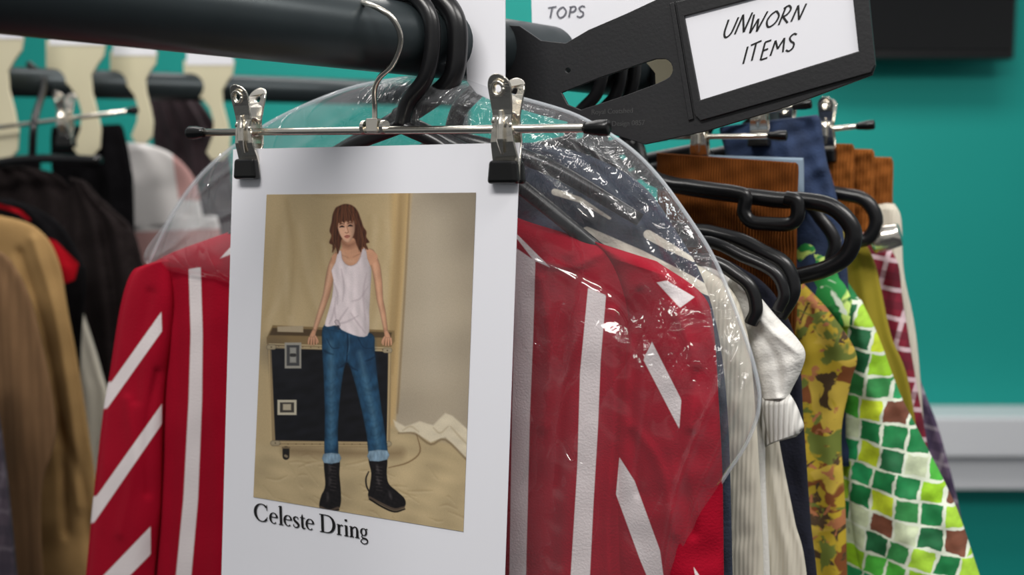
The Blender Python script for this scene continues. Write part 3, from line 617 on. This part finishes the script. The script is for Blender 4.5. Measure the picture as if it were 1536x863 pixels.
# ================= GARMENTS BEHIND
def dsdf(X,Y):
    o=sdstroke(X,Y,[(832,288,5),(870,300,4),(915,328,2)])
    o=np.maximum(o,sdstroke(X,Y,[(880,346,6),(960,385,10),(1030,420,9),(1082,446,6)]))
    o=np.maximum(o,sdstroke(X,Y,[(972,352,7),(1000,368,6),(1040,390,3)]))
    return o
top(pillow('denim_jacket',[(700,216,800,214),(640,240,880,232),(560,280,960,275),(500,330,1010,340),(470,420,1062,440),(470,600,1090,600),(470,900,1100,900),(470,1250,1110,1250)],GP(.085),.014,M['greyden'],n=180,mm=160,folds=[(5,.002,.1,.1)],noise=(.001,60),sdf=dsdf,top_taper=.05),'dark blue denim jacket with cream trimmed shoulder seams on the rail','jacket')
top(pillow('cardigan',[(880,350,940,352),(840,385,1020,385),(820,420,1088,425),(810,480,1118,485),(800,600,1132,600),(800,760,1142,760),(800,900,1146,900),(800,1250,1150,1250)],GP(.125),.012,M['creamknit'],n=120,mm=140,folds=[(3,.0012,.3,.1)],noise=(.0005,50)),'cream ribbed knit cardigan hanging behind the red jacket','cardigan')
WPp=GP(.155)
wk=[pillow('body',[(960,385,1030,385),(900,400,1092,405),(880,450,1136,450),(880,560,1150,550),(880,700,1148,700),(880,900,1156,900),(880,1250,1160,1250)],WPp,.012,M['whiteknit'],folds=[(3,.0014,.3,.1)]),
 pillow('sleeve',[(1104,414,1112,416),(1098,424,1134,438),(1104,452,1164,474),(1112,488,1196,508),(1122,520,1208,530),(1132,552,1202,556),(1140,580,1188,584),(1144,600,1182,598)],WPp,.012,M['whiteknit'],base=.010,folds=[(1.2,.001,.2,.3)],noise=(.0006,40),top_taper=.2,creases=[([(1130,470),(1160,500),(1196,528)],6,.002),([(1140,500),(1165,540),(1170,590)],6,-.002)]),
 pillow('cuff',[(1142,596,1184,590),(1143,612,1194,606),(1147,635,1202,626),(1152,656,1206,640),(1154,666,1200,650)],WPp,.010,M['cuffknit'],base=.012,n=30,top_taper=.2)]
thing('sweater',wk,'white knitted sweater with a ribbed cuff on the rail','sweater')
top(pillow('navy_coat',[(990,385,1060,380),(960,400,1105,398),(960,430,1160,440),(960,520,1196,520),(960,640,1206,640),(960,760,1216,780),(960,900,1228,900),(960,1250,1245,1250)],GP(.185),.014,M['navy'],folds=[(5,.002,.2,.1)],noise=(.001,50)),'dark navy wool coat between white knitwear and a floral garment','coat')
top(pillow('cream_trousers',[(1120,600,1160,600),(1120,680,1172,680),(1125,780,1192,780),(1130,880,1212,880),(1140,1250,1240,1250)],GP(.17),.008,M['creamknit'],base=.003,folds=[(3,.001,.2,.1)]),'cream ribbed trousers hanging beside the navy coat','trousers')
top(pillow('corduroy_trousers',[(985,229,1194,244),(985,240,1198,254),(986,300,1196,310),(990,380,1195,390),(1000,450,1196,460),(1040,500,1192,505),(1060,560,1188,560)],GP(.235),.012,M['cord'],n=90,mm=80,folds=[(2,.0015,.2,.1)],noise=(.001,50),top_taper=.03),'rust brown corduroy trousers folded over a hanger','trousers')
top(pillow('pale_blue_shirt',[(1040,232,1205,237),(1040,250,1206,256),(1040,330,1206,330)],GP(.262),.008,M['ltblue'],n=20),'pale blue shirt edge behind rust corduroy trousers','shirt')
top(pillow('blue_jeans',[(1080,190,1226,172),(1080,200,1232,185),(1090,240,1240,240),(1095,300,1256,300),(1100,420,1272,420),(1110,700,1280,700)],GP(.31),.014,M['denim'],folds=[(3,.0025,.2,.1)],noise=(.0015,40),top_taper=.03),'dark blue denim jeans hanging from a clip hanger','jeans')
for k,(x0,x1,y0,t_) in enumerate(((1150,1282,216,.37),(1180,1312,224,.40),(1210,1340,236,.43))):
    top(pillow('corduroy_trousers',[(x0,y0-4,x1-3,y0),(x0,y0+8,x1,y0+12),(x0,y0+60,x1-1,y0+60),(x0,y0+100,x1,y0+100),(x0,380,x1-4,380),(x0,560,x1-10,560)],GP(t_),.009,M['cord2'],n=60,mm=50,folds=[(2,.002,.3*k,.1)],noise=(.0012,30),top_taper=.03),['tan brown corduroy trousers behind blue jeans','tan brown corduroy trousers pressed between two other pairs','tan brown corduroy trousers at the end of the rail'][k],'trousers','tan corduroy trousers')
top(pillow('floral_shirt',[(1120,410,1200,420),(1110,440,1246,470),(1100,500,1284,530),(1100,560,1276,575),(1100,640,1262,650),(1100,760,1268,760),(1100,900,1272,900),(1100,1250,1285,1250)],GP(.27),.014,M['floral'],n=100,mm=80,folds=[(3,.002,.4,.2)],noise=(.0008,60)),'mustard yellow floral printed shirt on the rail','shirt')
gp=GP(.33)
gr=[pillow('body',[(1150,352,1205,350),(1150,380,1240,372),(1150,420,1264,412),(1150,500,1300,470),(1170,600,1330,560),(1190,760,1370,700),(1200,900,1400,900),(1200,1250,1430,1250)],gp,.018,M['green'],n=90,mm=70,folds=[(4,.002,.1,.2)],noise=(.001,50)),
 pillow('sleeve',[(1262,440,1292,450),(1258,500,1318,505),(1256,560,1350,590),(1262,640,1385,660),(1272,740,1432,755),(1284,830,1462,840),(1300,920,1490,930),(1320,1100,1540,1110)],gp,.020,M['green'],n=120,mm=80,base=.016,folds=[(2,.002,.1,.4)],noise=(.001,45)),
 pillow('shoulder_panel',[(1190,345,1204,352),(1190,380,1236,380),(1196,420,1266,425),(1204,450,1285,465),(1250,490,1300,492)],gp,.010,M['leaf'],n=50,mm=50,base=.024,top_taper=.1)]
gr[2]['label']='leafy green and white printed shoulder'
thing('patchwork_shirt',gr,'green, lime and brown checked long-sleeved shirt hanging at the rail end','shirt')
top(pillow('olive_shirt',[(1240,340,1290,350),(1240,400,1314,400),(1240,500,1336,500),(1250,600,1368,600),(1260,900,1400,900),(1260,1250,1400,1250)],GP(.365),.008,M['olive'],folds=[(3,.002,.1,.1)]),'olive yellow cotton shirt behind the green checked shirt','shirt')
top(pillow('maroon_plaid_shirt',[(1250,350,1310,345),(1250,380,1345,390),(1255,450,1354,450),(1260,560,1372,560),(1260,700,1395,700),(1270,900,1410,900),(1270,1250,1420,1250)],GP(.395),.009,M['maroon'],folds=[(3,.002,.5,.1)]),'maroon and white plaid shirt near the rail end','shirt')
top(pillow('white_shirt',[(1260,300,1342,306),(1260,330,1352,330),(1262,400,1356,410),(1270,560,1378,540),(1280,900,1400,900),(1280,1250,1410,1250)],GP(.425),.007,M['creamknit'],folds=[(3,.002,.5,.1)]),'cream shirt hanging at the rail end','shirt')
top(pillow('purple_plaid_shirt',[(1270,350,1335,345),(1270,450,1360,450),(1270,540,1378,560),(1280,640,1410,650),(1290,760,1442,780),(1300,900,1452,900),(1300,1250,1470,1250)],GP(.455),.009,M['purple'],folds=[(3,.003,.1,.1)]),'purple and grey plaid shirt at the rail end','shirt')
HP=[(.20,[(985,268),(1040,280),(1104,289),(1118,297),(1116,318),(1128,333),(1155,336),(1184,336),(1196,324),(1194,302),(1178,297)],.0050),
 (.215,[(985,270),(1150,298),(1205,301),(1250,312),(1279,345),(1272,380),(1242,402),(1194,416)],.0060),
 (.175,[(985,330),(1066,350),(1110,362),(1142,378),(1176,398),(1188,436),(1168,474)],.0058),
 (.16,[(985,345),(1068,364),(1112,384),(1160,408),(1176,440),(1166,466)],.0040),
 (.14,[(985,370),(1068,392),(1104,412),(1126,432),(1134,464),(1126,486)],.0045),
 (.30,[(1100,280),(1200,300),(1232,330),(1252,362),(1246,392)],.0050),
 (.35,[(1150,270),(1256,290),(1296,300),(1314,328),(1304,356),(1280,364)],.0055)]
for t_,pts,r in HP:
    pl=GP(t_); P=np.array(pts,float); h,nk=rail_hook(t_,r=.0045,neck=.03,lean=0.)
    a=tube('arm',np.vstack([[nk+np.array([0,0,.0])],pl.hit(P[:,0],P[:,1],.012)]),r,M['blk'],n=110,res=14)
    lft=(nk-pl.U*.17-np.array([0,0,.06])); b2=tube('arm',[nk,(nk+lft)/2+np.array([0,0,.012]),lft],r,M['blk'],res=10)
    thing('clothes_hanger',[h,a,b2],'black plastic hanger with a hooked loop end on the rail','hanger','black plastic hangers')
for (t_,x0,y0,x1,y1,cl,lab) in ((.29,1040,186,1207,157,[(1140,170)],'chrome clip hanger gripping blue jeans'),(.36,1130,206,1302,188,[(1240,194),(1180,200)],'chrome clip hanger gripping tan corduroy trousers'),(.25,985,206,1170,204,[(1050,206)],'chrome clip hanger gripping rust corduroy trousers')):
    clip_hanger(GP(t_),x0,y0,x1,y1,cl,lab,s=.9,group='chrome clip hangers')
sp=GP(.37); p0=sp.hit(np.array(1306.),np.array(362.),.02); p1=sp.hit(np.array(1350.),np.array(352.),.02)
top(tube('chrome_hanger_tip',[p0,(p0*.9+p1*.1),(p0+p1)/2,p1],[.006,.011,.011,.009],M['chrome'],n=10,res=20),'short polished chrome tube end between hanging shirts','hanger part')

# ================= BLACK DIVIDER TAG
TP=GP(.062)
slot=[(842,139),(900,116),(984,88)]+circ(994,104,17,8,75,-65)[0:]+[(988,126),(940,144),(872,166),(852,158)]
outer=[(752,38),(780,40),(812,62),(850,66),(884,46),(940,22),(1000,-6),(1100,-36),(1290,-62),(1298,-55),(1313,98),(1308,112),(1180,160),(1060,196),(968,216),(905,196),(860,184),(812,172),(772,160),(757,146),(756,100),(752,70)]
tg=flat('backing',[outer,slot,circ(853,106,4.5,12)],TP,.0016,M['tag'],bev=.0004)
fr_o=[(1016,4),(1296,-62),(1312,98),(1306,108),(1052,180),(1044,172)]
fr_i=[(1026,24),(1277,-42),(1290,78),(1050,152)]
fm=flat('label_frame',[fr_o,fr_i],TP,.0018,M['tag'],bev=.0005,off=.0018)
rb=flat('rib',[[(1006,6),(1011,4),(1040,178),(1034,180)]],TP,.0014,M['tag'],bev=.0004,off=.0014)
cd=flat('label_card',[[(1024,22),(1279,-46),(1292,80),(1048,155)]],TP,.0006,M['paper'],off=.0013)
H={'U':[[(0,1),(.02,.3),(.2,0),(.45,.2),(.55,1)]],'N':[[(0,0),(.1,1)],[(.1,1),(.5,0)],[(.5,0),(.62,1)]],'W':[[(0,1),(.15,0)],[(.15,0),(.38,.7)],[(.38,.7),(.55,0)],[(.55,0),(.8,1)]],
'O':[[(.35,1),(.1,.8),(0,.4),(.2,0),(.5,.15),(.6,.6),(.35,1)]],'R':[[(.05,0),(.12,1)],[(.0,.95),(.3,1.05),(.5,.8),(.35,.52),(.1,.45)],[(.15,.45),(.6,0)]],'I':[[(.1,0),(.16,1)]],
'T':[[(.25,0),(.3,1)],[(0,.95),(.6,1.05)]],'E':[[(.08,0),(.14,1)],[(.12,1),(.5,1.02)],[(.1,.52),(.42,.55)],[(.08,0),(.48,.02)]],'M':[[(0,0),(.12,1)],[(.12,1),(.35,.35)],[(.35,.35),(.62,1)],[(.62,1),(.7,0)]],
'S':[[(.5,.92),(.3,1.02),(.1,.85),(.2,.6),(.42,.4),(.42,.12),(.2,-.02),(0,.1)]],'P':[[(.08,0),(.14,1)],[(.02,.95),(.4,1),(.5,.75),(.35,.52),(.1,.5)]]}
ADV={'U':.72,'N':.8,'W':.98,'O':.78,'R':.78,'I':.34,'T':.72,'E':.64,'M':.9,'S':.62,'P':.64}
def hand(txt,w,jit=0):
    o=[];x=0; rr=random.Random(5)
    for ch in txt:
        dy=rr.uniform(-jit,jit); kx=1+rr.uniform(-jit,jit); ky=1+rr.uniform(-jit,jit)*1.5
        for s_ in H[ch]: o.append([(a*kx+x,b*ky+dy,w) for a,b in s_])
        x+=ADV[ch]
    return o,x
def mapper(x0,y0,x1,y1,h,width,slant):
    return lambda a,b:(x0+a*(x1-x0)/width+b*slant,y0+a*(y1-y0)/width-b*h)
s1,w1=hand('UNWORN',.115,.09); s2,w2=hand('ITEMS',.115,.07)
t1=ribbons('handwriting',s1,mapper(1083,58,1207,28,26,w1,9),TP,.0018,M['ink']); t2=ribbons('handwriting',s2,mapper(1112,97,1194,73,24,w2,5),TP,.0018,M['ink'])
child(t1,cd,'black marker handwriting'); child(t2,cd,'black marker handwriting')
def btext(s,x,y,h,ang,plane,off,m):
    cu=bpy.data.curves.new('t','FONT'); cu.body=s; cu.size=h; cu.extrude=.0001; o=bpy.data.objects.new('t',cu); bpy.context.scene.collection.objects.link(o)
    me=bpy.data.meshes.new_from_object(o.evaluated_get(bpy.context.evaluated_depsgraph_get())); v=np.array([q.co[:] for q in me.vertices]); Fc=[list(p.vertices) for p in me.polygons]; bpy.data.objects.remove(o)
    c=plane.hit(np.array(float(x)),np.array(float(y))); ca,sa=math.cos(ang),math.sin(ang)
    a=v[:,0]*ca-v[:,1]*sa; b=v[:,0]*sa+v[:,1]*ca
    return mk('embossed_lettering',c+a[:,None]*plane.U+b[:,None]*plane.V+(v[:,2:3]+off)*plane.N,Fc,m,False)
e1=btext('Royal Coatshed',888,172,.0044,.0,TP,.0013,M['tagtxt']); e2=btext('Bag Design 0857',902,190,.0044,-.0,TP,.0013,M['tagtxt'])
thing('rail_divider',[tg,fm,rb,cd,e1,e2],'black plastic rail divider tag with white handwritten label card','rail divider')
top(flat('rail_divider',[[(960,70),(1016,70),(1020,135),(985,140),(984,110),(972,96)]],GP(.09),.0012,M['cream'],bev=.0003),'cream plastic rail divider glimpsed through the black tag slot','rail divider')
wc=flat('rail_divider',[[(606,-60),(757,-60),(757,132),(750,152),(738,150),(716,140),(702,122),(700,84),(694,50),(676,22),(646,2),(612,-6)]],GP(.024),.0012,M['paper'],bev=.0003)
top(wc,'plain white card rail divider beside the black hooks','rail divider')
tp=GP(.118)
tc_=flat('rail_divider',[[(796,-60),(1040,-70),(1010,-6),(960,24),(945,40),(880,60),(838,66),(822,54),(799,48)]],tp,.0012,M['paper'])
top(tc_,'white card rail divider with grey handwritten lettering','rail divider')
s3,w3=hand('TOPS',.12); t3=ribbons('handwriting',s3,mapper(820,27,878,25,16,w3,2),tp,.0012,M['greyink']); child(t3,tc_,'grey marker handwriting')

# ================= LEFT BACK RAIL
A=W(-160,118,1.4); B=W(700,143,1.85)
lr=tube('rail_tube',[A,B],.022,M['rail'],n=4,res=24)
ups=[tube('upright',[p,(p[0],p[1],.02)],.014,M['rail'],n=3,res=16) for p in (A+(B-A)*.005,B-(B-A)*.01)]
ft=[tube('foot',[(p[0]-.05,p[1]-.22,.02),(p[0]+.05,p[1]+.22,.02)],.016,M['rail'],n=3,res=14) for p in (A+(B-A)*.005,B-(B-A)*.01)]
thing('clothes_rail',[lr]+ups+ft,'dark metal tube clothes rail standing before the teal wall','clothes rail')
def lrz(px):
    best=min(np.linspace(0,1,400),key=lambda q:abs(((A+(B-A)*q)-C)@RT/(((A+(B-A)*q)-C)@FW)*F+768-px)); return A+(B-A)*best
LU=(.93,-.36,0)
def LP(d,px=120): return Plane(W(px,400,d),U=LU)
def LG(name,rows,d,th,m,lab,catg,**k):
    o=pillow(name,rows,LP(d,(rows[len(rows)//2][0]+rows[len(rows)//2][2])/2),th,m,**k); return top(o,lab,catg)
LG('plaid_shirt',[(-70,510,-40,510),(-70,580,-14,580),(-70,660,2,660),(-70,760,14,760),(-70,900,28,900),(-70,1200,60,1200)],1.02,.012,M['purpledk'],'dark purple plaid shirt hanging in front of brown clothes','shirt',folds=[(3,.002,.1,.1)])
LG('sheer_blouse',[(-140,366,-80,362),(-140,378,-10,374),(-140,404,22,400),(-140,470,52,470),(-140,640,84,640),(-140,740,62,740),(-140,900,66,900),(-140,1200,80,1200)],1.12,.010,M['copper'],'copper brown sheer blouse with vertical folds','blouse',folds=[(4,.002,.1,.1)])
LG('camel_coat',[(-140,318,-60,318),(-140,326,0,324),(-140,346,54,342),(-140,392,86,388),(-140,480,104,480),(-140,580,122,580),(-140,700,140,700),(-140,800,154,800),(-140,900,160,900),(-140,1200,162,1200)],1.22,.012,M['camel'],'camel tan wool coat with soft sleeve folds','coat',n=100,mm=90,folds=[(1.5,.002,.1,.2)],noise=(.001,90),
 creases=[([(50,360),(80,460),(104,600),(120,760)],8,.006),([(30,380),(66,500),(90,640),(100,800)],7,-.006),([(90,640),(120,720),(140,840)],8,-.005)])
LG('black_red_shirt',[(-20,298,14,298),(-10,310,60,316),(0,340,96,344),(10,380,122,392),(20,420,128,424),(30,560,120,560),(30,900,120,900)],1.30,.012,M['black'],'black shirt with scarlet shoulder panel between coats','shirt',folds=[(3,.002,.1,.1)],sdf=lambda X,Y:np.maximum(sdpoly(X,Y,[(60,352),(84,362),(118,396),(112,420),(96,426),(70,380)]),sdstroke(X,Y,[(-10,306,3),(30,318,3),(44,330,2)])),n=120,mm=90)
LG('white_shirt',[(60,440,112,440),(80,500,134,500),(90,560,152,560),(90,610,162,610),(90,760,160,760),(90,900,160,900)],1.36,.012,M['creamknit'],'white shirt sleeve showing between coats','shirt',folds=[(2,.002,.1,.1)])
LG('tweed_jacket',[(104,266,124,270),(104,285,150,300),(106,330,196,340),(108,390,214,392),(110,470,232,470),(112,600,250,600),(112,900,260,900)],1.42,.012,M['dark'],'dark charcoal tweed jacket','jacket',folds=[(3,.005,.1,.05)],noise=(.001,60),top_taper=.04,creases=[([(150,310),(170,420),(178,560)],7,-.008),([(190,350),(200,440),(206,560)],6,.006)])
LG('charcoal_jacket',[(-40,246,40,250),(-40,262,84,262),(-40,300,112,296),(-40,360,118,360),(-40,430,130,420),(-40,600,134,600),(-40,900,134,900)],1.48,.012,M['dark'],'dark brown charcoal jacket below black hanger','jacket',folds=[(4,.005,.1,.05)],top_taper=.04)
LG('black_trousers',[(78,190,180,186),(76,210,186,200),(78,260,196,250),(90,320,200,310),(100,600,204,600)],1.55,.02,M['black'],'black trousers hanging from a clip hanger','trousers',folds=[(3,.005,.1,.1)],top_taper=.04)
LG('black_dress',[(-60,240,60,236),(-60,300,60,300),(-60,600,60,600)],1.62,.02,M['black'],'black dress hanging behind coats','dress',folds=[(4,.005,.1,.1)])
LG('white_pink_blouse',[(186,214,214,214),(184,240,258,232),(186,280,292,270),(192,340,306,330),(200,345,330,345),(200,600,340,600)],1.68,.012,M['white'],'white and dusty pink colour-block blouse','blouse',sdf=lambda X,Y:np.maximum(sdpoly(X,Y,[(254,200),(400,200),(400,305),(268,300)]),sdpoly(X,Y,[(200,348),(400,340),(400,700),(190,700)])),n=90,mm=60,folds=[(2,.002,.1,.2)])
LG('plum_dress',[(222,112,250,108),(220,140,286,136),(226,190,322,186),(232,260,346,250),(240,600,380,600)],1.78,.02,M['burg'],'dark plum dress on the back rail','dress',folds=[(4,.006,.1,.1)])
hp=LP(1.40,60)
clip_hanger(hp,-40,196,200,166,[(98,184)],'chrome clip hanger on the back rail above black trousers',s=1.25,group='chrome clip hangers')
bh=tube('arm',hp.hit(np.array([-60.,0,60,150]),np.array([262.,244,238,240]),.0),.006,M['blk'],res=12)
bk=tube('hook',[lrz(45)+np.array([0,0,.028]),lrz(45)+np.array([.028,-.012,0]),hp.hit(np.array(52.),np.array(180.)),hp.hit(np.array(48.),np.array(238.))],.005,M['blk'],res=12)
thing('clothes_hanger',[bh,bk],'black plastic hanger on the back rail','hanger')
def cream_div(ox,oy,s,lab):
    q=lrz(ox+20); pl=Plane(q+np.array([0,-.03,0]),U=LU)
    f=lambda pts:[(ox+x*s,oy+y*s) for x,y in pts]
    a=flat('divider_leg',[f([(-30,-6),(66,-6),(62,20),(52,34),(42,52),(44,80),(52,110),(58,140),(56,170),(44,184),(24,184),(14,170),(26,140),(28,110),(20,84),(6,66),(-14,60),(-30,50)])],pl,.002,M['cream'],bev=.0006)
    b=flat('label_card',[f([(-24,-70),(62,-66),(64,2),(-26,2)])],pl,.0008,M['paper'],off=.002)
    thing('rail_divider',[a,b],lab,'rail divider','cream rail dividers')
cream_div(-30,56,1.0,'cream plastic rail divider with a white label card')
cream_div(98,66,.92,'cream plastic rail divider with a white label card')
cream_div(188,82,.72,'cream plastic rail divider with a white label card')
cream_div(300,96,.78,'cream plastic rail divider with a white label card')

# ================= LIGHT, WORLD, CAMERA
def area(n,loc,tgt,sx,sy,p,col=(1,.97,.93)):
    l=bpy.data.lights.new(n,'AREA'); l.shape='RECTANGLE'; l.size=sx; l.size_y=sy; l.energy=p; l.color=col
    o=bpy.data.objects.new(n,l); bpy.context.scene.collection.objects.link(o); o.location=loc
    o.rotation_euler=(Vector(tgt)-Vector(loc)).to_track_quat('-Z','Y').to_euler(); return o
area('ceiling_light',(-.5,-.5,2.75),(0,.8,1.3),1.2,.3,31)
area('ceiling_light',(1.1,-.1,2.8),(.4,1.2,1.3),1.2,.3,23)
area('ceiling_light',(.4,2.2,2.95),(.4,2.6,1.2),2.4,.5,31)
area('ceiling_light',(-.9,1.2,2.95),(-.7,1.8,1.2),1.2,.3,10)
w=bpy.data.worlds.new('room_ambient'); bpy.context.scene.world=w; w.use_nodes=True; nt=w.node_tree
tcw=nt.nodes.new('ShaderNodeTexCoord'); spw=nt.nodes.new('ShaderNodeSeparateXYZ'); rw=nt.nodes.new('ShaderNodeValToRGB'); mr=nt.nodes.new('ShaderNodeMapRange'); mr.inputs[1].default_value=-1; mr.inputs[2].default_value=1
nt.links.new(tcw.outputs['Generated'],spw.inputs[0]); nt.links.new(spw.outputs[2],mr.inputs[0]); nt.links.new(mr.outputs[0],rw.inputs[0]); nt.links.new(rw.outputs[0],nt.nodes['Background'].inputs[0])
el=rw.color_ramp.elements; el[0].position=.2; el[0].color=(.05,.055,.06,1); el[1].position=.85; el[1].color=(.9,.91,.93,1)
x_=el.new(.42); x_.color=(.14,.15,.16,1); x_=el.new(.52); x_.color=(.8,.8,.78,1); x_=el.new(.64); x_.color=(.4,.42,.44,1)
nt.nodes['Background'].inputs[1].default_value=.48
cam=bpy.data.cameras.new('camera'); co=bpy.data.objects.new('camera',cam); bpy.context.scene.collection.objects.link(co)
co.location=C; co.rotation_euler=(math.pi/2-PITCH,0,0); cam.sensor_width=36; cam.lens=35; cam.clip_start=.02
cam.dof.use_dof=True; cam.dof.focus_distance=.60; cam.dof.aperture_fstop=5.6
bpy.context.scene.camera=co
bpy.context.scene.view_settings.view_transform='Standard'
